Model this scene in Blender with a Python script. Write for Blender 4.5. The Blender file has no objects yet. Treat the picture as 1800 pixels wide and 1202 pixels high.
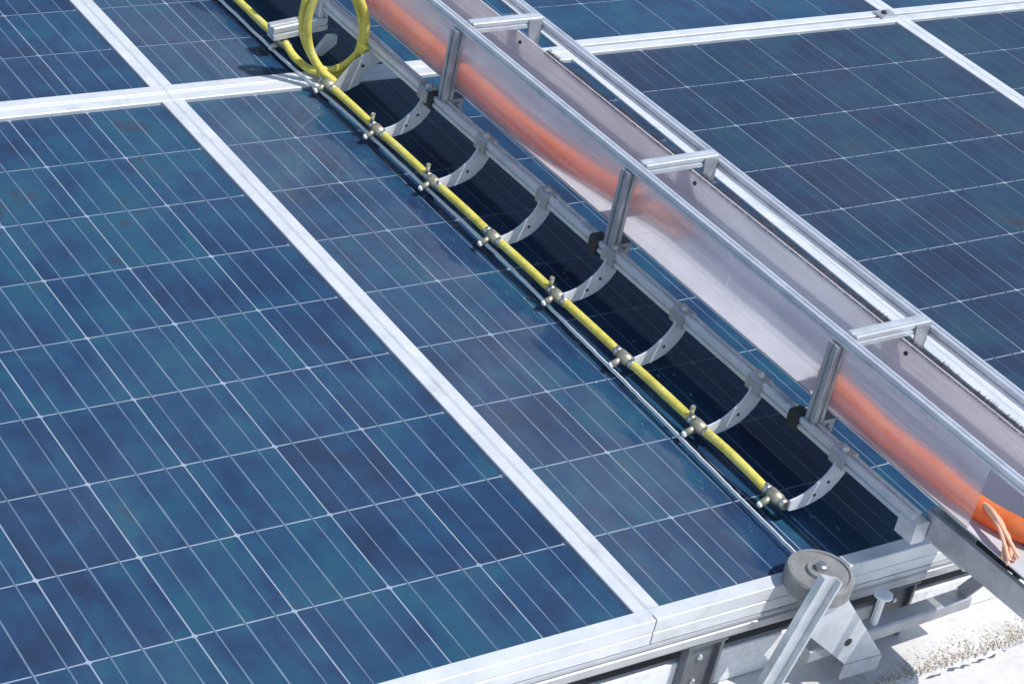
import bpy, math, random
import numpy as np
from mathutils import Vector, Matrix

random.seed(7)
rng = np.random.default_rng(11)
S = bpy.context.scene
COL = S.collection

# ------------------------------------------------------------------ camera
cam = bpy.data.cameras.new('camera')
cam.sensor_width = 36.0
cam.lens = 78.0
cam.clip_start = 0.05
cam.clip_end = 2000.0
camo = bpy.data.objects.new('camera', cam)
COL.objects.link(camo)
CR = ((0.82601, 0.152997, -0.542494), (-0.531185, 0.533244, -0.658402), (0.188548, 0.832011, 0.521735))
m = Matrix(CR).to_4x4()
m.translation = Vector((-1.879672, -3.508359, 2.026291))
camo.matrix_world = m
S.camera = camo

# ------------------------------------------------------------------ sky, sun, exposure
SUN = Vector((0.265, -0.42, 0.868)).normalized()          # direction towards the sun
W = bpy.data.worlds.new('World')
S.world = W
W.use_nodes = True
nt = W.node_tree
sky = nt.nodes.new('ShaderNodeTexSky')
sky.sky_type = 'NISHITA'
sky.sun_disc = False
sky.sun_elevation = math.asin(SUN.z)
sky.sun_rotation = math.atan2(SUN.x, SUN.y)
sky.air_density = 1.0
sky.dust_density = 0.6
sky.ozone_density = 1.5
bg = nt.nodes['Background']
bg.inputs['Strength'].default_value = 0.15
nt.links.new(sky.outputs[0], bg.inputs['Color'])
sl = bpy.data.lights.new('sun', 'SUN')
sl.energy = 4.0
sl.angle = math.radians(0.5)
sl.color = (1.0, 0.965, 0.92)
so = bpy.data.objects.new('sun', sl)
so.rotation_euler = SUN.to_track_quat('Z', 'Y').to_euler()
so.location = SUN * 20
COL.objects.link(so)
S.cycles.max_bounces = 6
S.cycles.diffuse_bounces = 3
S.cycles.glossy_bounces = 3
S.cycles.transparent_max_bounces = 8
S.view_settings.view_transform = 'Standard'
S.view_settings.look = 'None'
S.view_settings.exposure = 0.12
S.view_settings.gamma = 1.0
S.view_settings.use_curve_mapping = False


# ------------------------------------------------------------------ material helpers
class NT:
    def __init__(s, name):
        s.m = bpy.data.materials.new(name)
        s.m.use_nodes = True
        s.t = s.m.node_tree
        s.out = s.t.nodes['Material Output']
        s.p = s.t.nodes['Principled BSDF']

    def n(s, typ, **kw):
        nd = s.t.nodes.new(typ)
        for k, v in kw.items():
            if k.startswith('i_'):
                nd.inputs[k[2:].replace('_', ' ')].default_value = v
            else:
                setattr(nd, k, v)
        return nd

    def l(s, a, b):
        s.t.links.new(a, b)

    def math(s, op, a, b=None, c=None, clamp=False):
        nd = s.t.nodes.new('ShaderNodeMath')
        nd.operation = op
        nd.use_clamp = clamp
        for i, v in enumerate((a, b, c)):
            if v is None:
                continue
            if hasattr(v, 'is_linked') or hasattr(v, 'links'):
                s.l(v, nd.inputs[i])
            else:
                nd.inputs[i].default_value = v
        return nd.outputs[0]

    def ramp(s, fac, stops):
        nd = s.t.nodes.new('ShaderNodeValToRGB')
        e = nd.color_ramp.elements
        while len(e) < len(stops):
            e.new(0.5)
        for el, (p, c) in zip(e, stops):
            el.position = p
            el.color = (*c, 1) if len(c) == 3 else c
        s.l(fac, nd.inputs[0])
        return nd.outputs[0]

    def noise(s, vec, scale, detail=4, rough=0.55):
        nd = s.n('ShaderNodeTexNoise', i_Scale=scale, i_Detail=detail, i_Roughness=rough)
        s.l(vec, nd.inputs['Vector'])
        return nd.outputs['Fac']

    def mapped(s, vec, scale=(1, 1, 1), loc=(0, 0, 0)):
        nd = s.n('ShaderNodeMapping')
        nd.inputs['Scale'].default_value = scale
        nd.inputs['Location'].default_value = loc
        s.l(vec, nd.inputs['Vector'])
        return nd.outputs[0]

    def bump(s, h, strength=0.3, dist=0.002):
        nd = s.n('ShaderNodeBump', i_Strength=strength, i_Distance=dist)
        s.l(h, nd.inputs['Height'])
        s.l(nd.outputs[0], s.p.inputs['Normal'])


def metal(name, c0, c1, rough, metallic=0.8, scale=30, stretch=(1, 1, 1), wear=0.15, bump=0.08):
    k = NT(name)
    tc = k.n('ShaderNodeTexCoord')
    v = k.mapped(tc.outputs['Object'], stretch)
    a = k.noise(v, scale, 6)
    col = k.ramp(a, [(0.3, c0), (0.7, c1)])
    geo = k.n('ShaderNodeNewGeometry')
    dn = k.noise(geo.outputs['Position'], 13, 5, 0.7)
    sp = k.noise(geo.outputs['Position'], 140, 3, 0.6)
    dirt = k.math('ADD', k.ramp(dn, [(0.52, (0.0,) * 3), (0.80, (0.45,) * 3)]), k.ramp(sp, [(0.66, (0.0,) * 3), (0.74, (0.4,) * 3)]), clamp=True)
    mx = k.n('ShaderNodeMix', data_type='RGBA')
    k.l(dirt, mx.inputs[0])
    k.l(col, mx.inputs[6])
    mx.inputs[7].default_value = (c0[0] * 0.55, c0[1] * 0.51, c0[2] * 0.46, 1)
    k.l(mx.outputs[2], k.p.inputs['Base Color'])
    b = k.noise(v, scale * 2.7, 4)
    r = k.math('MULTIPLY_ADD', b, wear * 2, rough - wear, clamp=True)
    k.l(r, k.p.inputs['Roughness'])
    k.p.inputs['Metallic'].default_value = metallic
    k.bump(b, bump, 0.001)
    return k.m


def matte(name, c0, c1, rough=0.6, scale=20, bump=0.1, spec=0.5):
    k = NT(name)
    tc = k.n('ShaderNodeTexCoord')
    a = k.noise(tc.outputs['Object'], scale, 6)
    k.l(k.ramp(a, [(0.3, c0), (0.7, c1)]), k.p.inputs['Base Color'])
    k.p.inputs['Roughness'].default_value = rough
    k.p.inputs['Specular IOR Level'].default_value = spec
    k.bump(k.noise(tc.outputs['Object'], scale * 4, 4), bump, 0.002)
    return k.m


M = {}
M['frame'] = metal('anodised_frame', (0.58, 0.61, 0.62), (0.71, 0.73, 0.74), 0.45, 0.2, 14, (1, 1, 1), 0.12, 0.05)
M['rail'] = metal('mounting_rail', (0.44, 0.46, 0.47), (0.56, 0.57, 0.58), 0.42, 0.55, 14, (1, 1, 1), 0.1, 0.05)
M['alu'] = metal('extruded_aluminium', (0.58, 0.60, 0.63), (0.72, 0.74, 0.77), 0.38, 0.5, 22, (1, 1, 1), 0.1, 0.06)
M['alu_dull'] = metal('dull_aluminium', (0.34, 0.35, 0.37), (0.47, 0.48, 0.50), 0.45, 0.55, 25, (1, 1, 1), 0.12, 0.08)
M['sheet'] = metal('sheet_aluminium', (0.52, 0.55, 0.57), (0.66, 0.69, 0.71), 0.40, 0.45, 40, (1, 1, 1), 0.1, 0.06)
M['brass'] = metal('tarnished_brass', (0.36, 0.33, 0.22), (0.56, 0.53, 0.40), 0.45, 0.6, 90, (1, 1, 1), 0.12, 0.12)
M['steel'] = metal('bolt_steel', (0.45, 0.46, 0.47), (0.68, 0.69, 0.70), 0.3, 0.9, 60)
M['black'] = matte('black_plastic', (0.012, 0.013, 0.016), (0.03, 0.03, 0.035), 0.5, 40, 0.1)
M['dark_hole'] = matte('dark_hole', (0.02, 0.02, 0.022), (0.03, 0.03, 0.032), 0.8, 40, 0.0)
M['rubber'] = matte('grey_rubber', (0.20, 0.20, 0.205), (0.30, 0.30, 0.30), 0.6, 35, 0.15)
M['nylon'] = matte('white_nylon', (0.72, 0.73, 0.72), (0.84, 0.84, 0.82), 0.4, 60, 0.05)
M['bracket'] = matte('pale_powder_coat', (0.46, 0.49, 0.53), (0.64, 0.66, 0.69), 0.45, 30, 0.08)
M['dark_bristle'] = matte('dark_bristle', (0.04, 0.035, 0.04), (0.10, 0.09, 0.10), 0.7, 60, 0.0)
M['tray_floor'] = matte('grey_white_plastic', (0.46, 0.47, 0.50), (0.58, 0.58, 0.61), 0.5, 12, 0.05)
M['wheel'] = matte('pale_wheel_plastic', (0.15, 0.155, 0.15), (0.26, 0.265, 0.26), 0.55, 30, 0.12)


def mat_hose():
    k = NT('yellow_hose')
    tc = k.n('ShaderNodeTexCoord')
    a = k.noise(tc.outputs['Object'], 35, 6)
    b = k.noise(tc.outputs['Object'], 160, 3)
    col = k.ramp(a, [(0.25, (0.46, 0.38, 0.05)), (0.50, (0.68, 0.60, 0.09)), (0.8, (0.72, 0.66, 0.24))])
    mix = k.n('ShaderNodeMix', data_type='RGBA')
    k.l(k.ramp(b, [(0.52, (0, 0, 0)), (0.70, (0.75, 0.75, 0.75))]), mix.inputs[0])
    k.l(col, mix.inputs[6])
    mix.inputs[7].default_value = (0.40, 0.36, 0.18, 1)
    k.l(mix.outputs[2], k.p.inputs['Base Color'])
    k.p.inputs['Roughness'].default_value = 0.42
    k.bump(b, 0.12, 0.001)
    return k.m


M['hose'] = mat_hose()


def mat_cell(name, g):
    k = NT(name)
    geo = k.n('ShaderNodeNewGeometry')
    oi = k.n('ShaderNodeObjectInfo')
    off = k.n('ShaderNodeVectorMath', operation='MULTIPLY_ADD')
    k.l(oi.outputs['Random'], off.inputs[0])
    off.inputs[1].default_value = (31, 17, 5)
    k.l(geo.outputs['Position'], off.inputs[2])
    v = off.outputs[0]
    cloud = k.noise(v, 9, 3, 0.5)
    vor = k.n('ShaderNodeTexVoronoi', i_Scale=48)
    k.l(k.mapped(v, (1, 0.7, 1)), vor.inputs['Vector'])
    grain = k.math('MULTIPLY', vor.outputs['Color'], 1.0)
    t = k.math('ADD', k.math('MULTIPLY', k.math('MULTIPLY_ADD', cloud, 1.4, -0.16), 1.0), k.math('MULTIPLY', grain, 0.26))
    t = k.math('ADD', t, k.math('MULTIPLY', k.math('SUBTRACT', oi.outputs['Random'], 0.5), 0.30))
    st = k.noise(k.mapped(v, (1, 0.06, 1)), 70, 2, 0.5)
    t = k.math('ADD', t, k.math('MULTIPLY', k.math('SUBTRACT', st, 0.5), 0.22))
    t = k.math('SUBTRACT', t, 0.15)
    stops = [(0.10, (0.012, 0.034, 0.088)), (0.36, (0.013, 0.050, 0.130)), (0.58, (0.013, 0.072, 0.158)),
             (0.82, (0.014, 0.100, 0.168)), (0.97, (0.032, 0.066, 0.112))]
    col = k.ramp(t, [(p, tuple(a * b for a, b in zip(c, g))) for p, c in stops])
    k.l(col, k.p.inputs['Base Color'])
    k.p.inputs['Roughness'].default_value = 0.5
    k.p.inputs['Specular IOR Level'].default_value = 0.35
    return k.m


M['cell'] = mat_cell('polycrystalline_cell', (0.90, 0.88, 0.90))
M['cell_dark'] = mat_cell('polycrystalline_cell_dark_batch', (0.95, 0.60, 0.58))
M['backsheet'] = matte('white_backsheet', (0.30, 0.37, 0.49), (0.42, 0.49, 0.60), 0.6, 15, 0.0)
M['busbar'] = matte('busbar_ribbon', (0.08, 0.14, 0.24), (0.23, 0.30, 0.41), 0.5, 9, 0.0)
M['busbar_dim'] = matte('busbar_ribbon_tinned_dark', (0.025, 0.06, 0.13), (0.07, 0.11, 0.20), 0.5, 9, 0.0)


def mat_glass(name, dust, tint, seed, dust_cut=False):
    """solar glass: clear pane, mirror reflection by Fresnel, thin film of dry dust"""
    k = NT(name)
    k.t.nodes.remove(k.p)
    geo = k.n('ShaderNodeNewGeometry')
    v = k.mapped(geo.outputs['Position'], (1, 1, 1), (seed, seed * 2.3, 0))
    big = k.noise(v, 2.6, 2, 0.55)
    streak = k.noise(k.mapped(v, (1, 0.16, 1)), 26, 3, 0.6)
    d = k.math('MULTIPLY', k.ramp(big, [(0.30, (0.25,) * 3), (0.72, (1.0,) * 3)]), k.ramp(streak, [(0.25, (0.45,) * 3), (0.75, (1.0,) * 3)]))
    d = k.math('MULTIPLY', d, dust)
    if dust_cut:  # dust thinned past a blotchy, scalloped edge along x
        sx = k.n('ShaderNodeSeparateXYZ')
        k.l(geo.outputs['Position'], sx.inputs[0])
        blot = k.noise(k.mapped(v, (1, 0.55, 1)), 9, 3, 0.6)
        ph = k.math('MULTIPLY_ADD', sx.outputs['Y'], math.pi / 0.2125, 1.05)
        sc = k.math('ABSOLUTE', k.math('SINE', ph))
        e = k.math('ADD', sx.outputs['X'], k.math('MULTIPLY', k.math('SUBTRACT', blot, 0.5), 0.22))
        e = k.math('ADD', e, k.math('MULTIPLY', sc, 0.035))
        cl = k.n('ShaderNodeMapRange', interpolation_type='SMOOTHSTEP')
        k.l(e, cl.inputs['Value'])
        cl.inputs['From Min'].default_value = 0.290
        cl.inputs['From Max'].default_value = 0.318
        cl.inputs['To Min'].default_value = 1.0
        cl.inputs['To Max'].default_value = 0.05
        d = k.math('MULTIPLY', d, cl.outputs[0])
    tr = k.n('ShaderNodeBsdfTransparent')
    tr.inputs[0].default_value = (0.93, 0.96, 0.97, 1)
    df = k.n('ShaderNodeBsdfDiffuse')
    df.inputs[0].default_value = (*tint, 1)
    gl = k.n('ShaderNodeBsdfGlossy')
    gl.inputs['Roughness'].default_value = 0.06
    fr = k.n('ShaderNodeFresnel')
    fr.inputs['IOR'].default_value = 1.30
    m1 = k.n('ShaderNodeMixShader')
    k.l(fr.outputs[0], m1.inputs[0])
    k.l(tr.outputs[0], m1.inputs[1])
    k.l(gl.outputs[0], m1.inputs[2])
    m2 = k.n('ShaderNodeMixShader')
    k.l(d, m2.inputs[0])
    k.l(m1.outputs[0], m2.inputs[1])
    k.l(df.outputs[0], m2.inputs[2])
    k.l(m2.outputs[0], k.out.inputs['Surface'])
    return k.m


M['glass_a'] = mat_glass('solar_glass_light_dust', 0.055, (0.46, 0.50, 0.58), 1.7)
M['glass_b'] = mat_glass('solar_glass_dusty', 0.16, (0.44, 0.45, 0.47), 5.1, dust_cut=True)
M['glass_c'] = mat_glass('solar_glass_rinsed', 0.065, (0.42, 0.45, 0.53), 9.3)


def mat_frost(name, c0, c1, haze, clear):
    """frosted plastic: rough see-through blurs what lies behind, milky scatter, a little straight light"""
    k = NT(name)
    k.t.nodes.remove(k.p)
    geo = k.n('ShaderNodeNewGeometry')
    big = k.noise(k.mapped(geo.outputs['Position'], (1, 0.4, 1)), 9, 3, 0.55)
    fine = k.noise(k.mapped(geo.outputs['Position'], (30, 0.5, 30)), 5, 4, 0.65)
    col = k.ramp(big, [(0.3, c0), (0.7, c1)])
    df = k.n('ShaderNodeBsdfDiffuse')
    tl = k.n('ShaderNodeBsdfTranslucent')
    k.l(col, df.inputs[0])
    k.l(col, tl.inputs[0])
    a = k.n('ShaderNodeMixShader')
    a.inputs[0].default_value = 0.5
    k.l(df.outputs[0], a.inputs[1])
    k.l(tl.outputs[0], a.inputs[2])
    rf = k.n('ShaderNodeBsdfRefraction')
    rf.inputs['IOR'].default_value = 1.12
    rf.inputs['Roughness'].default_value = 0.26
    rf.inputs['Color'].default_value = (0.96, 0.95, 0.97, 1)
    tr = k.n('ShaderNodeBsdfTransparent')
    b0 = k.n('ShaderNodeMixShader')
    b0.inputs[0].default_value = clear
    k.l(rf.outputs[0], b0.inputs[1])
    k.l(tr.outputs[0], b0.inputs[2])
    b = k.n('ShaderNodeMixShader')
    hz = k.math('ADD', k.math('MULTIPLY', k.math('SUBTRACT', big, 0.5), 0.35), k.math('MULTIPLY', k.math('SUBTRACT', fine, 0.5), 0.50))
    k.l(k.math('ADD', hz, haze, clamp=True), b.inputs[0])
    k.l(b0.outputs[0], b.inputs[1])
    k.l(a.outputs[0], b.inputs[2])
    gl = k.n('ShaderNodeBsdfGlossy')
    gl.inputs['Roughness'].default_value = 0.15
    lw = k.n('ShaderNodeLayerWeight')
    lw.inputs['Blend'].default_value = 0.5
    c = k.n('ShaderNodeMixShader')
    k.l(k.math('MULTIPLY_ADD', k.math('POWER', lw.outputs['Facing'], 4.0), 0.25, 0.03), c.inputs[0])
    k.l(b.outputs[0], c.inputs[1])
    k.l(gl.outputs[0], c.inputs[2])
    k.l(c.outputs[0], k.out.inputs['Surface'])
    return k.m


M['frost'] = mat_frost('frosted_clear_sheet', (0.74, 0.75, 0.79), (0.83, 0.82, 0.85), 0.17, 0.35)
M['milky'] = mat_frost('milky_plastic_sheet', (0.76, 0.76, 0.80), (0.86, 0.84, 0.87), 0.86, 0.1)


def mat_orange():
    k = NT('translucent_orange_hose')
    k.t.nodes.remove(k.p)
    geo = k.n('ShaderNodeNewGeometry')
    a = k.noise(geo.outputs['Position'], 24, 5, 0.6)
    col = k.ramp(a, [(0.3, (0.86, 0.20, 0.04)), (0.7, (0.94, 0.33, 0.11))])
    df = k.n('ShaderNodeBsdfDiffuse')
    tl = k.n('ShaderNodeBsdfTranslucent')
    gl = k.n('ShaderNodeBsdfGlossy')
    gl.inputs['Roughness'].default_value = 0.4
    k.l(col, df.inputs[0])
    k.l(col, tl.inputs[0])
    m1 = k.n('ShaderNodeMixShader')
    m1.inputs[0].default_value = 0.5
    k.l(df.outputs[0], m1.inputs[1])
    k.l(tl.outputs[0], m1.inputs[2])
    m2 = k.n('ShaderNodeMixShader')
    m2.inputs[0].default_value = 0.04
    k.l(m1.outputs[0], m2.inputs[1])
    k.l(gl.outputs[0], m2.inputs[2])
    k.l(m2.outputs[0], k.out.inputs['Surface'])
    return k.m


M['orange'] = mat_orange()


def mat_water():
    k = NT('water')
    k.t.nodes.remove(k.p)
    tr = k.n('ShaderNodeBsdfTransparent')
    tr.inputs[0].default_value = (0.82, 0.86, 0.9, 1)
    gl = k.n('ShaderNodeBsdfGlossy')
    gl.inputs['Roughness'].default_value = 0.05
    mx = k.n('ShaderNodeMixShader')
    mx.inputs[0].default_value = 0.12
    k.l(tr.outputs[0], mx.inputs[1])
    k.l(gl.outputs[0], mx.inputs[2])
    k.l(mx.outputs[0], k.out.inputs['Surface'])
    return k.m


M['water'] = mat_water()
M['orange_pale'] = matte('sun_bleached_orange', (0.76, 0.36, 0.20), (0.84, 0.50, 0.34), 0.55, 18, 0.15)


def mat_concrete(name, c0, c1, c2, scale):
    k = NT(name)
    geo = k.n('ShaderNodeNewGeometry')
    a = k.noise(geo.outputs['Position'], scale, 8, 0.65)
    b = k.noise(geo.outputs['Position'], scale * 9, 6, 0.7)
    t = k.math('ADD', k.math('MULTIPLY', a, 0.6), k.math('MULTIPLY', b, 0.4))
    k.l(k.ramp(t, [(0.32, c0), (0.46, c1), (0.7, c2)]), k.p.inputs['Base Color'])
    k.p.inputs['Roughness'].default_value = 0.85
    k.bump(b, 0.35, 0.004)
    return k.m


M['plaster'] = mat_concrete('white_painted_plaster', (0.50, 0.50, 0.50), (0.70, 0.71, 0.72), (0.80, 0.80, 0.80), 9)
M['ledge'] = mat_concrete('limewashed_concrete', (0.32, 0.30, 0.27), (0.56, 0.55, 0.54), (0.68, 0.68, 0.68), 7)
M['grit'] = mat_concrete('cracked_mortar_grit', (0.36, 0.30, 0.23), (0.62, 0.57, 0.48), (0.76, 0.73, 0.66), 45)
M['membrane'] = mat_concrete('white_roof_membrane', (0.58, 0.59, 0.60), (0.70, 0.71, 0.72), (0.78, 0.78, 0.79), 1.5)


# ------------------------------------------------------------------ object helpers
def mesh_obj(name, verts, faces, mat, parent=None, smooth=False):
    me = bpy.data.meshes.new(name)
    me.from_pydata([tuple(v) for v in verts], [], faces)
    me.materials.append(mat)
    if smooth:
        me.polygons.foreach_set('use_smooth', [True] * len(me.polygons))
    me.update()
    o = bpy.data.objects.new(name, me)
    COL.objects.link(o)
    if parent is not None:
        o.parent = parent
    return o


def inst(name, me, parent=None, loc=(0, 0, 0)):
    o = bpy.data.objects.new(name, me)
    COL.objects.link(o)
    o.location = loc
    if parent is not None:
        o.parent = parent
    return o


def empty(name, loc=(0, 0, 0), rz=0.0, parent=None):
    o = bpy.data.objects.new(name, None)
    o.empty_display_size = 0.05
    o.location = loc
    o.rotation_euler = (0, 0, rz)
    COL.objects.link(o)
    if parent is not None:
        o.parent = parent
    return o


def tag(o, label=None, cat=None, group=None, kind=None):
    if label:
        o['label'] = label
    if cat:
        o['category'] = cat
    if group:
        o['group'] = group
    if kind:
        o['kind'] = kind
    return o


def basis(p0, p1, up):
    d = (Vector(p1) - Vector(p0))
    L = d.length
    d.normalize()
    u = Vector(up)
    s = d.cross(u)
    if s.length < 1e-6:
        s = d.cross(Vector((1, 0, 0)))
    s.normalize()
    u = s.cross(d).normalized()
    return Vector(p0), d, s, u, L


def extr_geo(prof, p0, p1, up=(0, 0, 1)):
    """extrude a closed 2-d profile (side, up) from p0 to p1"""
    o, d, s, u, L = basis(p0, p1, up)
    n = len(prof)
    vs = [o + s * a + u * b for a, b in prof] + [o + d * L + s * a + u * b for a, b in prof]
    fs = [(i, (i + 1) % n, n + (i + 1) % n, n + i) for i in range(n)]
    fs += [tuple(range(n - 1, -1, -1)), tuple(range(n, 2 * n))]
    return vs, fs


def extr(name, prof, p0, p1, mat, parent=None, up=(0, 0, 1)):
    vs, fs = extr_geo(prof, p0, p1, up)
    return mesh_obj(name, vs, fs, mat, parent)


def rect(w, h, c=0.0, x0=None, z0=None):
    """chamfered rectangle profile, centred unless x0/z0 say where it starts"""
    a0 = -w / 2 if x0 is None else x0
    b0 = -h / 2 if z0 is None else z0
    a1, b1 = a0 + w, b0 + h
    if c <= 0:
        return [(a0, b0), (a1, b0), (a1, b1), (a0, b1)]
    return [(a0 + c, b0), (a1 - c, b0), (a1, b0 + c), (a1, b1 - c), (a1 - c, b1), (a0 + c, b1), (a0, b1 - c), (a0, b0 + c)]


def slot_profile(w=0.025, slot=0.0065, depth=0.004, c=0.0012):
    """square aluminium extrusion with a T-slot groove on each side"""
    h = w / 2
    q = [(-slot / 2, -h), (-slot / 2 + 0.0008, -h + depth), (slot / 2 - 0.0008, -h + depth), (slot / 2, -h), (h - c, -h), (h, -h + c)]
    out = []
    for k in range(4):
        a = k * math.pi / 2
        ca, sa = round(math.cos(a)), round(math.sin(a))
        out += [(x * ca - y * sa, x * sa + y * ca) for x, y in q]
    return out


def tube_geo(pts, r, n=12, caps=True):
    pts = [Vector(p) for p in pts]
    vs, fs = [], []
    prev = None
    for i, p in enumerate(pts):
        d = (pts[min(i + 1, len(pts) - 1)] - pts[max(i - 1, 0)]).normalized()
        if prev is None:
            a = d.cross(Vector((0, 0, 1)))
            if a.length < 1e-4:
                a = d.cross(Vector((1, 0, 0)))
        else:
            a = prev - d * prev.dot(d)
        a.normalize()
        prev = a
        b = d.cross(a)
        rr = r[i] if isinstance(r, (list, tuple)) else r
        for k in range(n):
            t = 2 * math.pi * k / n
            vs.append(p + a * math.cos(t) * rr + b * math.sin(t) * rr)
    for i in range(len(pts) - 1):
        for k in range(n):
            k2 = (k + 1) % n
            fs.append((i * n + k, i * n + k2, (i + 1) * n + k2, (i + 1) * n + k))
    if caps:
        fs.append(tuple(range(n - 1, -1, -1)))
        fs.append(tuple((len(pts) - 1) * n + k for k in range(n)))
    return vs, fs


def tube(name, pts, r, mat, parent=None, n=12):
    vs, fs = tube_geo(pts, r, n)
    o = mesh_obj(name, vs, fs, mat, parent)
    for p in o.data.polygons:
        p.use_smooth = len(p.vertices) == 4
    return o


def spline(pts, sub=8):
    P = [Vector(p) for p in pts]
    out = []
    for i in range(len(P) - 1):
        a, b, c, d = P[max(i - 1, 0)], P[i], P[i + 1], P[min(i + 2, len(P) - 1)]
        for k in range(sub):
            t = k / sub
            out.append(0.5 * ((2 * b) + (c - a) * t + (2 * a - 5 * b + 4 * c - d) * t * t + (3 * b - a - 3 * c + d) * t ** 3))
    out.append(P[-1])
    return out


def merge(geos):
    vs, fs = [], []
    for v, f in geos:
        o = len(vs)
        vs += list(v)
        fs += [tuple(i + o for i in q) for q in f]
    return vs, fs


def lathe(name, prof, origin, axis, mat, parent=None, n=28):
    """profile of (radius, height along axis)"""
    ax = Vector(axis).normalized()
    a = ax.cross(Vector((0.3, 0.2, 0.93))).normalized()
    b = ax.cross(a)
    o = Vector(origin)
    vs, fs = [], []
    for r, h in prof:
        for k in range(n):
            t = 2 * math.pi * k / n
            vs.append(o + ax * h + (a * math.cos(t) + b * math.sin(t)) * max(r, 1e-5))
    for i in range(len(prof) - 1):
        for k in range(n):
            k2 = (k + 1) % n
            fs.append((i * n + k, i * n + k2, (i + 1) * n + k2, (i + 1) * n + k))
    fs.append(tuple(range(n - 1, -1, -1)))
    fs.append(tuple((len(prof) - 1) * n + k for k in range(n)))
    ob = mesh_obj(name, vs, fs, mat, parent)
    return ob


def plate_y(name, pts, y, t, mat, parent=None):
    """flat plate cut from sheet: outline of (x, z) points, thickness t in y"""
    n = len(pts)
    vs = [Vector((x, y - t / 2, z)) for x, z in pts] + [Vector((x, y + t / 2, z)) for x, z in pts]
    fs = [tuple(range(n)), tuple(range(2 * n - 1, n - 1, -1))]
    fs += [((i + 1) % n, i, n + i, n + (i + 1) % n) for i in range(n)]
    return mesh_obj(name, vs, fs, mat, parent)


def plate_x(name, pts, x, t, mat, parent=None):
    n = len(pts)
    vs = [Vector((x - t / 2, y, z)) for y, z in pts] + [Vector((x + t / 2, y, z)) for y, z in pts]
    fs = [tuple(range(n)), tuple(range(2 * n - 1, n - 1, -1))]
    fs += [((i + 1) % n, i, n + i, n + (i + 1) % n) for i in range(n)]
    return mesh_obj(name, vs, fs, mat, parent)


# ------------------------------------------------------------------ the setting: roof, ledge, wall
o = mesh_obj('roof', [(-60, -60, -0.40), (60, -60, -0.40), (60, 60, -0.40), (-60, 60, -0.40)], [(0, 1, 2, 3)], M['membrane'])
tag(o, 'white roof membrane under and beyond the solar array', kind='structure')

# low white wall right under the array's front edge
o = extr('low_wall', rect(0.012, 0.072, 0.002, 0.0, -0.1975), (-4, -1.652, 0), (6, -1.652, 0), M['plaster'])
o.matrix_world = Matrix.Identity(4)
# extr side axis for a +x run points to -y: shift so the wall lies behind its front face
for v in o.data.vertices:
    v.co.y = -1.652 + (-1.652 - v.co.y)
tag(o, 'low white plastered wall directly below the front edge of the panels', 'wall')
o.data.flip_normals()


def ledge():
    nx = 420
    prof = [(-1.40, -0.1985), (-1.648, -0.1985), (-1.70, -0.198), (-1.735, -0.199), (-1.752, -0.203), (-1.757, -0.211), (-1.744, -0.213), (-1.744, -0.224), (-1.762, -0.226), (-2.30, -0.232), (-2.30, -0.395)]
    vs, fs = [], []
    for i in range(nx + 1):
        x = -1.2 + 3.2 * i / nx
        e = 0.006 * math.sin(x * 9.1) + 0.004 * math.sin(x * 31 + 1) + random.uniform(-0.003, 0.003)
        for j, (y, z) in enumerate(prof):
            k = 1.0 if 3 <= j <= 5 else 0.0
            vs.append((x, y + e * k, z + (random.uniform(-0.002, 0.001) if 2 < j < 6 else 0)))
    n = len(prof)
    for i in range(nx):
        for j in range(n - 1):
            fs.append((i * n + j, i * n + j + 1, (i + 1) * n + j + 1, (i + 1) * n + j))
    return mesh_obj('concrete_ledge', vs, fs, M['ledge'])


FOOT = [(0.0, -0.004), (0.0, 0.012), (0.006, 0.012), (0.006, 0.002), (0.064, 0.002), (0.064, 0.012), (0.070, 0.012), (0.070, -0.004)]


def foot(x, label):
    # upright folded channel bolted to the wall face, with a short cap under the rail
    f = empty('support_foot', (x, -1.6545, -0.197))
    tag(f, label, 'support foot', 'support feet on the wall')
    vs = [(a, -b - 0.0025, z) for z in (0.0015, 0.112) for a, b in FOOT]
    n = len(FOOT)
    mesh_obj('channel', vs, [(i, n + i, n + (i + 1) % n, (i + 1) % n) for i in range(n)] + [tuple(range(n)), tuple(range(2 * n - 1, n - 1, -1))], M['foot'], f)
    extr('cap', rect(0.078, 0.005, 0.001), (0.035, -0.016, 0.115), (0.035, 0.012, 0.115), M['foot'], f)
    for z in (0.03, 0.08):
        lathe('bolt', [(0.006, 0), (0.006, 0.003), (0.004, 0.005)], (0.035, -0.0042, z), (0, -1, 0), M['steel'], f, 8)


M['foot'] = metal('galvanised_grey_steel', (0.12, 0.13, 0.145), (0.19, 0.20, 0.22), 0.55, 0.4, 25)
foot(0.115, 'grey channel support foot left of the guide wheel, under the panel rail')
foot(0.525, 'grey channel support foot behind the white peg, right of the guide wheel')
tag(ledge(), 'limewashed concrete ledge with a crumbling gritty edge below the wall', 'ledge')


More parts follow.
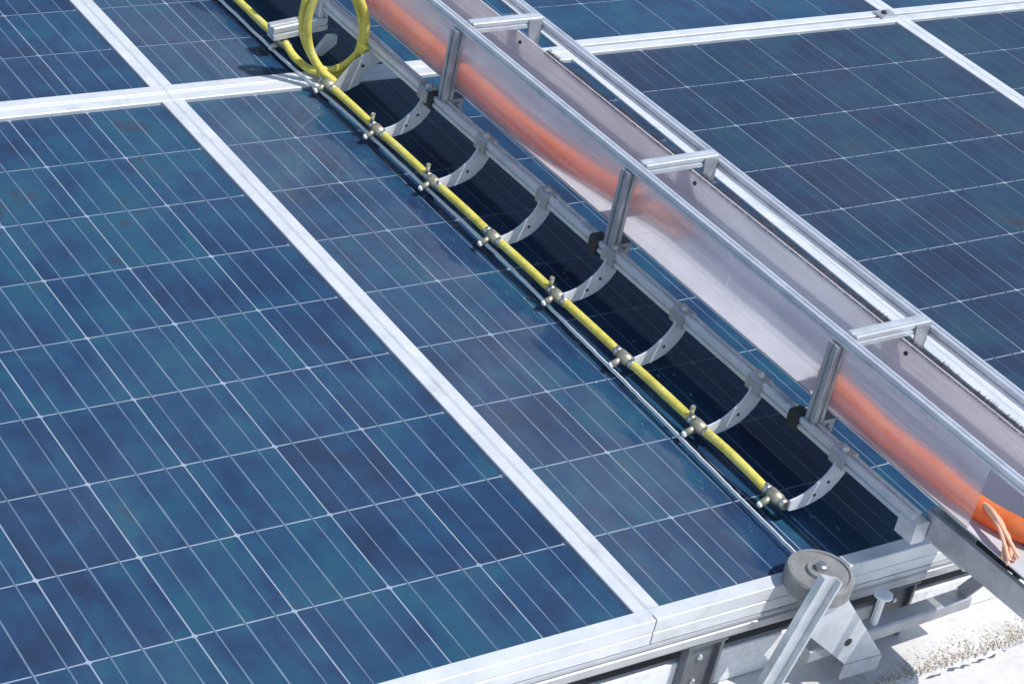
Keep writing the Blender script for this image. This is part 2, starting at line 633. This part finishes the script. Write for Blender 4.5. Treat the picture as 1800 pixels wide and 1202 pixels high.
def grit():
    geos = []
    for _ in range(2200):
        x = random.uniform(0.30, 1.15)
        w = min(1.0, max(0.15, (x - 0.40) / 0.3))
        y = -1.757 + abs(random.gauss(0, 0.030)) * w + random.uniform(-0.003, 0.004)
        if y > -1.69:
            continue
        r = random.choice((0.0008, 0.0010, 0.0012, 0.0015, 0.0018, 0.0022, 0.003))
        a = random.uniform(0, 6.28)
        vs = []
        for k in range(5):
            t = a + k * 1.2566
            vs.append((x + r * math.cos(t) * random.uniform(0.7, 1.3), y + r * math.sin(t) * random.uniform(0.7, 1.3), -0.2005))
        for k in range(5):
            t = a + k * 1.2566 + 0.3
            vs.append((x + r * 0.6 * math.cos(t), y + r * 0.6 * math.sin(t), -0.1985 + r * random.uniform(0.2, 0.9)))
        fs = [(k, (k + 1) % 5, 5 + (k + 1) % 5, 5 + k) for k in range(5)] + [(5, 6, 7, 8, 9)]
        geos.append((vs, fs))
    v, f = merge(geos)
    return mesh_obj('grit', v, f, M['grit'])


tag(grit(), 'loose tan grit and mortar crumbs along the edge of the ledge', 'grit', kind='stuff')

# ------------------------------------------------------------------ solar panels
CX, CY = 0.1583, 0.1828             # cell pitch
NCX, NCY = 6, 9
GW, GH = 0.952, 1.6452              # visible glass
LIP = 0.0225                        # frame width, sides
LIPE = 0.0265                       # frame width, ends
cg = 0.0032


def cell_mesh(mat):
    a, b, c = (CX - cg) / 2, (CY - cg) / 2, 0.0032
    ol = [(-a + c, -b), (a - c, -b), (a, -b + c), (a, b - c), (a - c, b), (-a + c, b), (-a, b - c), (-a, -b + c)]
    vs = [(x, y, 0.0) for x, y in ol] + [(x, y, -0.0004) for x, y in ol]
    fs = [tuple(range(8))] + [(i, i + 8, (i + 1) % 8 + 8, (i + 1) % 8) for i in range(8)]
    me = bpy.data.meshes.new('cell')
    me.from_pydata(vs, [], fs)
    me.materials.append(M[mat])
    return me


CELLS = {k: cell_mesh(k) for k in ('cell', 'cell_dark')}


def box_mesh(name, x0, x1, y0, y1, z0, z1, mat):
    vs = [(x, y, z) for z in (z0, z1) for x, y in ((x0, y0), (x1, y0), (x1, y1), (x0, y1))]
    fs = [(3, 2, 1, 0), (4, 5, 6, 7), (0, 1, 5, 4), (1, 2, 6, 5), (2, 3, 7, 6), (3, 0, 4, 7)]
    me = bpy.data.meshes.new(name)
    me.from_pydata(vs, [], fs)
    me.materials.append(mat)
    return me


BUSES = {k: [box_mesh('busbar', -w / 2, w / 2, -GH / 2 + 0.006, GH / 2 - 0.006, 0.0, 0.0003, M[k]) for w in (0.0022, 0.0030)] for k in ('busbar', 'busbar_dim')}
BACK = box_mesh('backsheet', -GW / 2 - 0.004, GW / 2 + 0.004, -GH / 2 - 0.004, GH / 2 + 0.004, -0.0012, -0.0006, M['backsheet'])
SHEET = {g: None for g in ('glass_a', 'glass_b', 'glass_c')}


def frame_bar_mesh(length, lip, side):
    """side: profile that looks to -side; top lip, chamfered, 40 mm deep, groove on the outer face"""
    h = 0.044
    prof = [(0, 0.0022), (0.001, 0.0032), (lip - 0.0012, 0.0032), (lip, 0.002), (lip, -0.020), (lip - 0.0015, -0.021),
            (lip - 0.0015, -0.0235), (lip, -0.0245), (lip, -h), (lip - 0.006, -h), (lip - 0.006, -0.012), (0, -0.012)]
    v, f = extr_geo(prof, (-length / 2, 0, 0), (length / 2, 0, 0))
    me = bpy.data.meshes.new('frame_bar')
    me.from_pydata([tuple(q) for q in v], [], f)
    me.materials.append(M['frame'])
    return me


END = frame_bar_mesh(GW + 2 * LIP, LIPE, 0)          # runs along x, lip grows to -y
SIDE = frame_bar_mesh(GH, LIP, 0)


def panel(cx, cy, glass, label):
    root = empty('solar_panel', (cx, cy, 0))
    tag(root, label, 'solar panel', 'solar panels of the array')
    inst('backsheet', BACK, root, (0, 0, -0.0045))
    x0 = -(NCX - 1) / 2 * CX
    BUS = BUSES['busbar_dim' if cx > 1 else 'busbar']
    y0 = -(NCY - 1) / 2 * CY
    for i in range(NCX):
        for j in range(NCY):
            inst('cell', CELLS['cell_dark' if cx > 1 and cy < 0 else 'cell'], root, (x0 + i * CX, y0 + j * CY, -0.0042))
        for k, dx in enumerate((-0.0480, 0.0, 0.0480)):
            inst('busbar', BUS[k % 2], root, (x0 + i * CX + dx, 0, -0.0041))
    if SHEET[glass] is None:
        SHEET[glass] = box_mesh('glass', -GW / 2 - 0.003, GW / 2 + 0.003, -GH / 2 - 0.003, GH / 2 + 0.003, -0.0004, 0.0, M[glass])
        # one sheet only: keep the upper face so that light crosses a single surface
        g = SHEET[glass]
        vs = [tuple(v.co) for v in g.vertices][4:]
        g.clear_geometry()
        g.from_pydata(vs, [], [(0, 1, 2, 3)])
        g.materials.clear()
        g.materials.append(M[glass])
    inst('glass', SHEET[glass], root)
    inst('frame_bar', END, root, (0, -GH / 2, 0))
    b = inst('frame_bar', END, root, (0, GH / 2, 0))
    b.rotation_euler = (0, 0, math.pi)
    b = inst('frame_bar', SIDE, root, (-GW / 2, 0, 0))
    b.rotation_euler = (0, 0, -math.pi / 2)
    b = inst('frame_bar', SIDE, root, (GW / 2, 0, 0))
    b.rotation_euler = (0, 0, math.pi / 2)
    return root


PX = (-1.476, -0.476, 0.524, 1.524, 2.524)
YL, YU = -GH / 2, 0.0625 + GH / 2
DY = (0, 0, 0, 0.020, 0.022)
labels_low = ('solar panel at the far left edge of the front row',
              'large blue solar panel at lower left in the front row, left of the robot',
              'dusty solar panel in the front row under the cleaning robot',
              'solar panel in the front row just right of the cleaning robot',
              'solar panel at the right edge of the front row')
labels_up = ('solar panel behind the far left one in the back row',
             'solar panel at the upper left corner in the back row',
             'dusty solar panel in the back row under the coiled yellow hose',
             'solar panel in the back row at the top, right of the robot',
             'solar panel at the upper right corner in the back row')
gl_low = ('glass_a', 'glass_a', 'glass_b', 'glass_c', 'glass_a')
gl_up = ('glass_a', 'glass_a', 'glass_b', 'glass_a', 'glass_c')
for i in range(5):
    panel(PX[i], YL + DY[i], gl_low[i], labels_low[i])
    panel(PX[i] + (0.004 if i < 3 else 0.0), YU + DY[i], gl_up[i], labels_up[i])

cl = empty('panel_clamp', (1.993, 0.052, 0.0))
tag(cl, 'small metal clamp with a dark bolt where four panels meet at upper right', 'clamp')
extr('clamp_plate', rect(0.052, 0.006, 0.001), (0.0, -0.016, 0.0066), (0.0, 0.020, 0.0066), M['rail'], cl)
lathe('bolt', [(0.007, 0), (0.007, 0.005), (0.004, 0.007)], (-0.006, 0.002, 0.0096), (0, 0, 1), M['black'], cl, 10)

# mounting rail under the front edge (with grooves), strip in the gap behind the front row
rp = [(0.0, -0.0455), (0.022, -0.0455), (0.0235, -0.048), (0.0235, -0.053), (0.0195, -0.055), (0.0195, -0.058), (0.0235, -0.060),
      (0.0235, -0.072), (0.0215, -0.077), (0.0, -0.077)]
o = extr('mounting_rail', rp, (-4, -1.650, 0), (5.5, -1.650, 0), M['rail'])
tag(o, 'long grooved aluminium mounting rail clamped under the front edge of the panels', 'mounting rail')
o = extr('joint_cover', rect(0.0074, 0.004, 0.0004), (-2.0, 0.03125, 0.0010), (1.02, 0.03125, 0.0010), M['frame'])
tag(o, 'thin aluminium strip in the long joint between front and back panel rows', 'strip', 'joint strips between panels')
for jx, y0, y1, lab in ((0.024, -1.66, 0.024, 'thin aluminium strip in the joint between the left panel and the dusty panel, front row'),
                        (1.024, -1.64, 0.024, 'thin aluminium strip in the front row joint under the robot'),
                        (2.024, -1.64, 0.046, 'thin aluminium strip in the front row joint far right of the robot'),
                        (0.028, 0.039, 1.7, 'thin aluminium strip in the back row joint left of the robot'),
                        (2.024, 0.061, 1.7, 'thin aluminium strip in the back row joint near the upper right corner')):
    o = extr('joint_cover', rect(0.0026, 0.004, 0.0004), (jx, y0, 0.0010), (jx, y1, 0.0010), M['frame'])
    tag(o, lab, 'strip', 'joint strips between panels')

# ------------------------------------------------------------------ the cleaning robot
RY = -1.0
robot = empty('cleaning_robot', (0.46, RY, 0), 0.020)
tag(robot, 'aluminium framed panel-cleaning robot with a frosted tray and yellow spray line', 'cleaning robot')


def L(x, y, z):
    """world-like coordinates (taken at y = -1) to the robot's own"""
    return Vector((x - 0.46, y - RY, z))


SP = slot_profile(0.0225, 0.006, 0.0035, 0.001)
SPS = slot_profile(0.016, 0.0048, 0.0024, 0.0008)
YT = 0.75                            # far end, outside the picture
Z_BAR, Z_TOP = 0.112, 0.283
posts_y = [0.27, -0.305, -0.872, -1.445]
cross_y = [0.245, -0.325, -0.893, -1.462]

# front lower bar: one length of extrusion from post to post, black joiners between
cuts = [YT] + [p + 0.020 for p in posts_y] + [-1.715]
for a, b in zip(cuts[:-1], cuts[1:]):
    extr('lower_bar', SP, L(0.458, a - 0.012, Z_BAR), L(0.458, b + 0.002, Z_BAR), M['alu'], robot)
for p in posts_y:
    extr('joiner', rect(0.030, 0.034, 0.003), L(0.458, p + 0.007, Z_BAR - 0.003), L(0.458, p + 0.031, Z_BAR - 0.003), M['black'], robot)
    ps = extr('post', SP, L(0.464, p - 0.008, Z_BAR + 0.0116), L(0.464, p - 0.008, Z_TOP - 0.0085), M['alu_dull'], robot, up=(0, 1, 0))
    extr('corner_bracket', rect(0.030, 0.026, 0.002), L(0.487, p - 0.008, Z_BAR - 0.012), L(0.487, p - 0.008, Z_BAR + 0.016), M['alu_dull'], robot, up=(0, 1, 0))
    lathe('bolt', [(0.0045, 0), (0.0045, 0.004), (0.003, 0.005)], L(0.487, p - 0.0215, Z_BAR + 0.004), (0, -1, 0), M['steel'], robot, 10)

# top front rail, rear angle rail, cross members
extr('top_rail', SPS, L(0.470, YT, Z_TOP), L(0.470, -2.05, Z_TOP), M['alu'], robot)
extr('rear_rail', slot_profile(0.018, 0.005, 0.0025), L(0.6545, YT, Z_TOP - 0.006), L(0.6545, -2.05, Z_TOP - 0.006), M['alu'], robot)
for c in cross_y:
    extr('cross_member', slot_profile(0.022, 0.005, 0.0022), L(0.481, c, Z_TOP + 0.001), L(0.645, c, Z_TOP + 0.001), M['sheet'], robot)
    plate_y('end_tab', [(L(0.628, 0, 0).x, 0.235), (L(0.6445, 0, 0).x, 0.235), (L(0.6445, 0, 0).x, 0.292), (L(0.612, 0, 0).x, 0.292), (L(0.616, 0, 0).x, 0.262)],
            L(0, c - 0.013, 0).y, 0.003, M['alu_dull'], robot)
    lathe('bolt', [(0.004, 0), (0.004, 0.003), (0.0025, 0.004)], L(0.5872, c - 0.030, 0.255), (-1, 0, 0), M['black'], robot, 8)


# curved guard brackets that carry shield and spray line
def arc_outline(w0=0.0180, w1=0.0185):
    """(x, z) centre line: leaves the hose nearly level, then turns up to the bar"""
    pts = []
    n = 9
    for i in range(n + 1):
        t = i / n
        x = 0.366 + 0.092 * math.sin(t * math.pi / 2) ** 0.92
        z = 0.034 + 0.072 * (1 - math.cos(t * math.pi / 2)) ** 0.9
        pts.append(Vector((x, z)))
    lo, hi = [], []
    for i, p in enumerate(pts):
        d = (pts[min(i + 1, n)] - pts[max(i - 1, 0)]).normalized()
        nn = Vector((-d.y, d.x))
        t = i / n
        w = w0 * 0.55 + (w1 - w0 * 0.55) * min(1, t * 2.2)
        if t > 0.8:
            w *= 0.92
        lo.append(p - nn * w)
        hi.append(p + nn * w)
    return pts, lo, hi


AC, ALO, AHI = arc_outline()
arcs_y = [-0.265, -0.475, -0.687, -0.900, -1.108, -1.322, -1.540]
arc_me = None
hole_me = None
for y in arcs_y:
    outl = [(L(p.x, 0, 0).x, p.y) for p in ALO] + [(L(p.x, 0, 0).x, p.y) for p in reversed(AHI)]
    if arc_me is None:
        b = plate_y('guard_bracket', outl, 0, 0.004, M['bracket'], robot)
        b.location = (0, y - RY, 0)
        arc_me = b.data
    else:
        b = inst('guard_bracket', arc_me, robot, (0, y - RY, 0))
    for t in ((4,) if arcs_y.index(y) % 3 else (3, 5)):
        p = AC[t]
        if hole_me is None:
            h = lathe('bolt', [(0.0030, 0), (0.0030, 0.0012), (0.001, 0.0014)], (L(p.x, 0, 0).x, -0.002, p.y), (0, -1, 0), M['dark_hole'], b, 8)
            hole_me = h.data
            href = Vector((L(p.x, 0, 0).x, 0, p.y))
        else:
            q = Vector((L(p.x, 0, 0).x, 0, p.y))
            h = inst('bolt', hole_me, b, q - href + Vector((0, 0, 0.004 * (t - 3) / 2)))
    b.rotation_euler = (0, random.uniform(-0.02, 0.02), random.uniform(-0.05, 0.05))
    # clamp on the bar
    extr('bar_clamp', rect(0.031, 0.031, 0.004), L(0.458, y - 0.017, Z_BAR - 0.001), L(0.458, y + 0.017, Z_BAR - 0.001), M['alu_dull'], robot)
    lathe('knob', [(0.006, 0), (0.0065, 0.004), (0.005, 0.009), (0.002, 0.010)], L(0.452, y - 0.004, Z_BAR + 0.0146), (0, 0, 1), M['alu_dull'], robot, 12)

# wide gusset plate and square arm at the hose coil
gp = [(0.362, 0.022), (0.400, 0.020), (0.428, 0.032), (0.447, 0.070), (0.474, 0.080), (0.474, 0.104), (0.440, 0.104), (0.408, 0.086), (0.380, 0.050)]
b = plate_y('gusset_plate', [(L(x, 0, 0).x, z) for x, z in gp], L(0, -0.062, 0).y, 0.004, M['sheet'], robot)
lathe('bolt', [(0.0035, 0), (0.0035, 0.0015), (0.001, 0.002)], (L(0.430, 0, 0).x, L(0, -0.0642, 0).y, 0.075), (0, -1, 0), M['dark_hole'], robot, 8)
extr('side_arm', slot_profile(0.030, 0.007, 0.003), L(0.335, 0.150, 0.056), L(0.462, 0.150, 0.070), M['sheet'], robot)
extr('post', SP, L(0.452, 0.150, 0.084), L(0.452, 0.150, Z_TOP + 0.02), M['alu'], robot, up=(0, 1, 0))
plate_y('guard_bracket', [(L(x, 0, 0).x, z) for x, z in [(0.428, 0.012), (0.446, 0.006), (0.478, 0.032), (0.478, 0.05), (0.456, 0.052)]], L(0, 0.120, 0).y, 0.012, M['sheet'], robot)


# wiper lip: thin clear strip whose edge lies on the glass
lipx = [(0.75, 0.356), (0.40, 0.357), (0.11, 0.354), (-0.11, 0.365), (-0.377, 0.365), (-0.685, 0.364), (-0.963, 0.352), (-1.147, 0.345), (-1.32, 0.338), (-1.466, 0.331), (-1.62, 0.325)]
ctr = spline([(x - 0.46, y - RY, 0.0) for y, x in lipx], 14)
vs, fs = [], []
for i, p in enumerate(ctr):
    j = random.uniform(-0.0008, 0.0008)
    vs += [(p.x - 0.0018 + j, p.y, 0.004), (p.x + 0.0018 + j, p.y, 0.004), (p.x + 0.0016 + j, p.y, 0.0095), (p.x - 0.0014 + j, p.y, 0.0105)]
for i in range(len(ctr) - 1):
    for k in range(4):
        k2 = (k + 1) % 4
        fs.append((i * 4 + k, i * 4 + k2, i * 4 + 4 + k2, i * 4 + 4 + k))
mesh_obj('wiper_lip', vs, fs, M['nylon'], robot)


# cable tray of frosted plastic hung inside the top frame: clear front, milky floor and back
TF, TB, TZ0, TZ1 = 0.4800, 0.5900, 0.147, 0.2700


def sheet(name, a, b, mat, y0, y1, t=0.0024):
    """flat plastic sheet between two (x, z) edges, from y0 to y1, with real thickness"""
    d = Vector((b[0] - a[0], b[1] - a[1])).normalized()
    n = Vector((-d.y, d.x)) * (t / 2)
    pr = [(a[0] + n.x, a[1] + n.y), (b[0] + n.x, b[1] + n.y), (b[0] - n.x, b[1] - n.y), (a[0] - n.x, a[1] - n.y)]
    vs = [L(x, y0, z) for x, z in pr] + [L(x, y1, z) for x, z in pr]
    return mesh_obj(name, vs, [(3, 2, 1, 0), (4, 5, 6, 7), (0, 1, 5, 4), (1, 2, 6, 5), (2, 3, 7, 6), (3, 0, 4, 7)], mat, robot)


hb = [YT, -0.02, -0.585, -1.165, -1.795]
for a, b in zip(hb[:-1], hb[1:]):
    sheet('tray_front', (TF, TZ0 + 0.0012), (TF, TZ1), M['frost'], a - 0.001, b + 0.001)
for a, b in zip([YT, 0.1, -0.9], [0.1, -0.9, -2.1]):
    sheet('tray_floor', (TF - 0.0012, TZ0), (TB + 0.060, TZ0), M['tray_floor'], a - 0.0005, b + 0.0005)
    sheet('tray_back', (TB + 0.058, TZ0 + 0.0014), (TB, TZ1 + 0.002), M['milky'], a - 0.0005, b + 0.0005)

# dark ragged bristle seal along the top edge of the tray back
geos = []
for _ in range(7500):
    y = random.uniform(-2.05, -0.43)
    ln = random.uniform(0.004, 0.013) * (0.9 + 0.25 * math.sin(y * 61) * math.sin(y * 17.3 + 1))
    b0 = L(TB + random.uniform(-0.001, 0.003), y, TZ1 + random.uniform(-0.003, 0.001))
    b1 = b0 + Vector((ln * random.uniform(0.5, 1.1), random.uniform(-0.004, 0.004), ln * random.uniform(0.3, 0.8)))
    w = random.uniform(0.0004, 0.0008)
    geos.append(([b0 + Vector((0, -w, 0)), b0 + Vector((0, w, 0)), b1 + Vector((0, w * 0.4, 0)), b1 + Vector((0, -w * 0.4, 0))], [(0, 1, 2, 3)]))
gv, gf = merge(geos)
sb = mesh_obj('bristle_seal', gv, gf, M['dark_bristle'], robot)
sb['kind'] = 'stuff'

# front end: side arm, rounded bearing plate, guide wheel with bent bracket
extr('side_arm', rect(0.010, 0.046, 0.001), L(0.484, -1.715, 0.1035), L(0.484, -2.15, 0.1135), M['alu_dull'], robot)
rp2 = [(-1.70, 0.06), (-1.80, 0.06)] + [(-1.755 + 0.047 * math.cos(a), 0.108 + 0.047 * math.sin(a)) for a in [math.radians(d) for d in range(185, -6, -19)]]
plate_x('bearing_plate', [(y - RY, z) for y, z in rp2], L(0.506, 0, 0).x, 0.006, M['sheet'], robot)
for yy, zz in ((-1.735, 0.13), (-1.775, 0.135)):
    lathe('bolt', [(0.005, 0), (0.005, 0.004), (0.003, 0.005)], L(0.502, yy, zz), (-1, 0, 0), M['steel'], robot, 10)
extr('end_block', rect(0.030, 0.040, 0.003), L(0.462, -1.728, 0.094), L(0.462, -1.690, 0.094), M['sheet'], robot)

wheel = lathe('guide_wheel', [(0.012, -0.002), (0.052, -0.002), (0.055, 0.002), (0.055, 0.027), (0.0525, 0.031), (0.047, 0.032), (0.046, 0.029), (0.024, 0.028), (0.022, 0.033), (0.010, 0.033)],
              L(0.304, -1.692, 0.006), (0, 0, 1), M['wheel'], robot, 40)
lathe('hub', [(0.010, 0), (0.010, 0.012), (0.006, 0.014)], L(0.304, -1.692, 0.036), (0, 0, 1), M['steel'], wheel, 14)

# bent bracket: leaning channel strip plus a face plate with a hole and a turned-down lip
bx = -0.014
st0, st1 = L(0.281 + bx, -1.745, 0.072), L(0.208 + bx, -1.745, -0.150)
chan = [(-0.018, -0.008), (0.018, -0.008), (0.018, 0.008), (0.0145, 0.008), (0.0145, -0.0045), (-0.0145, -0.0045), (-0.0145, 0.008), (-0.018, 0.008)]
extr('bracket_upright', chan, st0, st1, M['sheet'], robot, up=(-0.25, -1, 0))
fp = [(0.292 + bx, 0.066), (0.350 + bx, 0.004), (0.480 + bx, -0.150), (0.398 + bx, -0.146), (0.290 + bx, -0.054)]
fpl = plate_y('bracket_plate', [(L(x, 0, 0).x, z) for x, z in fp], L(0, -1.732, 0).y, 0.004, M['sheet'], robot)
lathe('bolt_hole', [(0.0075, 0), (0.0075, 0.0008), (0.001, 0.001)], L(0.387 + bx, -1.734, -0.096), (0, -1, 0), M['dark_hole'], fpl, 14)
extr('bracket_lip', rect(0.004, 0.030, 0.0005), L(0.398 + bx, -1.7335, -0.162), L(0.480 + bx, -1.7335, -0.166), M['sheet'], robot)
extr('lower_beam', rect(0.030, 0.026, 0.003), L(0.30, -1.712, -0.112), L(0.660, -1.712, -0.107), M['alu_dull'], robot)
extr('support_rod', rect(0.012, 0.012, 0.003), L(0.448, -1.712, -0.098), L(0.448, -1.712, -0.040), M['nylon'], robot, up=(0, 1, 0))
lathe('rod_cap', [(0.016, 0), (0.016, 0.003), (0.012, 0.005)], L(0.448, -1.712, -0.040), (0, 0, 1), M['nylon'], robot, 16)
extr('hanger', rect(0.024, 0.006, 0.001), L(0.648, -1.712, -0.094), L(0.648, -1.80, 0.08), M['alu_dull'], robot, up=(1, 0, 0))

# ------------------------------------------------------------------ yellow spray line with fittings, and its coil
line = empty('spray_hose', (0.46, RY, 0), 0.020)
tag(line, 'yellow spray hose in short lengths joined by brass fittings along the robot', 'hose')
HZ, HXc, HR = 0.029, 0.368, 0.0079
nodes = [-0.045] + [y + 0.020 for y in arcs_y[:-1]] + [arcs_y[-1] + 0.034]
segs = [(YT, 0.165)] + list(zip(nodes[:-1], nodes[1:]))
for a, b in segs:
    n = 9
    bow = random.uniform(0.001, 0.005) if b > -1.4 else 0.009
    pts = []
    for i in range(n):
        t = i / (n - 1)
        pts.append(L(HXc - bow * math.sin(math.pi * t) * 0.6, a + (b - a) * t + (-0.020 if i == 0 else 0.020 if i == n - 1 else 0) * (1 if a - b < 0.4 else 0.3),
                     HZ + bow * math.sin(math.pi * t) - (0.004 if b < -1.45 else 0) * t))
    tube('hose_length', pts, HR, M['hose'], line, 14)
for i, y in enumerate([0.150] + nodes):
    f = tube('fitting', [L(HXc, y + 0.028, HZ), L(HXc, y + 0.012, HZ), L(HXc, y + 0.0118, HZ), L(HXc, y - 0.0118, HZ), L(HXc, y - 0.012, HZ), L(HXc, y - 0.026, HZ)],
             [0.0088, 0.0088, 0.0106, 0.0106, 0.0088, 0.0088], M['brass'], line, 14)
    for e in (0.020, -0.020):
        tube('hose_clip', [L(HXc, y + e + 0.004, HZ), L(HXc, y + e - 0.004, HZ)], 0.0095, M['steel'], f, 14)
    # nozzle stem towards the glass, white tip near the lip
    tube('nozzle_stem', [L(HXc - 0.006, y + 0.004, HZ - 0.004), L(HXc - 0.022, y + 0.006, HZ - 0.013)], 0.006, M['brass'], f, 10)
    lathe('nozzle_tip', [(0.0035, 0), (0.0054, 0.002), (0.0054, 0.007), (0.0025, 0.009)], L(HXc - 0.020, y + 0.006, HZ - 0.012), (-1, 0, -0.45), M['nylon'], f, 12)
    if i in (2, 3, 5, 7):
        tube('valve_stub', [L(HXc - 0.004, y + 0.022, HZ + 0.006), L(HXc - 0.004, y + 0.022, HZ + 0.024)], 0.0042, M['brass'], f, 10)
        lathe('valve_cap', [(0.004, 0), (0.005, 0.002), (0.004, 0.005)], L(HXc - 0.004, y + 0.022, HZ + 0.023), (0, 0, 1), M['brass'], f, 10)

CP = [(0.344, 0.135, 0.033), (0.345, 0.09, 0.022), (0.358, 0.045, 0.016), (0.392, 0.005, 0.020), (0.424, -0.010, 0.056), (0.427, -0.020, 0.123), (0.411, -0.020, 0.176),
      (0.379, -0.020, 0.229), (0.335, -0.010, 0.252), (0.303, 0.0, 0.225), (0.298, 0.010, 0.171), (0.312, 0.020, 0.114), (0.334, 0.012, 0.068), (0.362, 0.004, 0.036), (0.400, -0.004, 0.043), (0.421, -0.026, 0.085), (0.424, -0.036, 0.135),
      (0.408, -0.036, 0.192), (0.372, -0.034, 0.236), (0.331, -0.026, 0.240), (0.304, -0.014, 0.205), (0.303, -0.006, 0.150), (0.318, -0.006, 0.092), (0.340, -0.022, 0.052), (0.356, -0.034, 0.038), (0.366, -0.058, 0.031)]
coil = tube('hose_coil', spline(CP, 8), 0.0082, M['hose'], None, 14)
tag(coil, 'standing loop of yellow hose at the top beside the square arm', 'hose')
tie = extr('hose_tie', rect(0.030, 0.026, 0.005), (0.432, -0.052, 0.095), (0.432, -0.022, 0.100), M['hose'], coil)

# ------------------------------------------------------------------ spray water beads on the glass
geos = []
for _ in range(900):
    y = random.uniform(-1.62, 0.55)
    x = 0.352 - abs(random.gauss(0, 0.035)) if random.random() < 0.7 else random.uniform(0.36, 0.50)
    x += 0.02 * (-1 - y)
    if 0.0 - 0.03 < y < 0.065 + 0.03 or x < 0.06:
        continue
    r = random.choice((0.0009, 0.0012, 0.0015, 0.0018, 0.0024, 0.0032))
    e = random.uniform(0.8, 1.5)
    vs = []
    for rr, h in ((1.0, 0.0), (0.72, 0.38), (0.0, 0.55)):
        if rr == 0.0:
            vs.append((x, y, 0.0004 + h * r))
        else:
            for k in range(7):
                t = k * 2 * math.pi / 7
                vs.append((x + rr * r * math.cos(t), y + rr * r * e * math.sin(t), 0.0004 + h * r))
    fs = [(k, (k + 1) % 7, 7 + (k + 1) % 7, 7 + k) for k in range(7)] + [(7 + k, 7 + (k + 1) % 7, 14) for k in range(7)]
    geos.append((vs, fs))
dv, dfc = merge(geos)
drops = mesh_obj('water_droplets', dv, dfc, M['water'], None, True)
tag(drops, 'water droplets sprayed on the dusty panel along the wiper lip', 'water', kind='stuff')

# ------------------------------------------------------------------ orange hose lying in the tray
OHA = [(0.512, 0.74), (0.509, 0.45), (0.507, 0.20), (0.5055, 0.02), (0.5055, -0.20), (0.5055, -0.36), (0.506, -0.50), (0.512, -0.62), (0.530, -0.72), (0.552, -0.81), (0.568, -0.88), (0.580, -0.94)]
OHB = [(0.530, -1.395), (0.512, -1.44), (0.5065, -1.50), (0.5065, -1.56), (0.5065, -1.62), (0.508, -1.69), (0.512, -1.75), (0.520, -1.80), (0.540, -1.85), (0.575, -1.90), (0.62, -1.94)]
opts = [spline([(x + 0.02 * (-1 - y) + 0.0015 * math.sin(y * 41), y, TZ0 + 0.0215 + 0.002 * math.sin(y * 29)) for x, y in P], 6) for P in (OHA, OHB)]


def ribbed(pts, ra, rb, n=14):
    """slightly flattened hose: half-width ra, half-height rb"""
    vs, fs = tube_geo(pts, 1.0, n)
    out = []
    for i, p in enumerate(pts):
        for k in range(n):
            d = vs[i * n + k] - p
            out.append(p + Vector((d.x * ra, d.y * ra, d.z * rb)))
    return out, fs


for P, lab in zip(opts, ('orange hose in the upper part of the frosted tray, fading to the back wall', 'orange hose leaving the frosted tray at its lower right end')):
    vs, fs = ribbed(P, 0.0185, 0.0185)
    oh = mesh_obj('orange_hose', vs, fs, M['orange'], None, True)
    tag(oh, lab, 'hose', 'orange hoses in the tray')
for k in range(6):
    j = [Vector((random.uniform(-0.004, 0.004), random.uniform(-0.004, 0.004), random.uniform(-0.003, 0.004))) * i for i in (0.3, 1.0, 1.8, 2.6)]
    base = [(0.528, -1.775, 0.178), (0.522, -1.81, 0.182), (0.511, -1.85, 0.172), (0.500, -1.885, 0.155)]
    vs, fs = ribbed(spline([Vector(p) + q for p, q in zip(base, j)], 6), 0.0030, 0.0030, 8)
    mesh_obj('frayed_strand', vs, fs, M['orange_pale'], oh, True)

# ------------------------------------------------------------------ black cable at the front end
CB = [(0.545, -1.700, 0.128), (0.548, -1.735, 0.140), (0.540, -1.765, 0.134), (0.536, -1.80, 0.124), (0.532, -1.835, 0.112), (0.530, -1.875, 0.120), (0.530, -1.93, 0.128), (0.54, -2.05, 0.13)]
cable = tube('power_cable', spline(CB, 6), 0.0058, M['black'], None, 10)
tag(cable, 'black cable with plugs running along the arm at the lower right', 'cable')
extr('plug', rect(0.022, 0.020, 0.004), (0.533, -1.800, 0.116), (0.531, -1.842, 0.108), M['black'], cable)
extr('plug', rect(0.012, 0.012, 0.003), (0.530, -1.884, 0.112), (0.530, -1.884, 0.146), M['black'], cable)
ST = [(0.575, -1.83, 0.20), (0.566, -1.845, 0.175), (0.562, -1.86, 0.145), (0.565, -1.88, 0.10)]
strap = tube('rubber_strap', spline(ST, 6), 0.0075, M['black'], None, 10)
tag(strap, 'short black strap beside the orange hose at the right picture edge', 'strap')
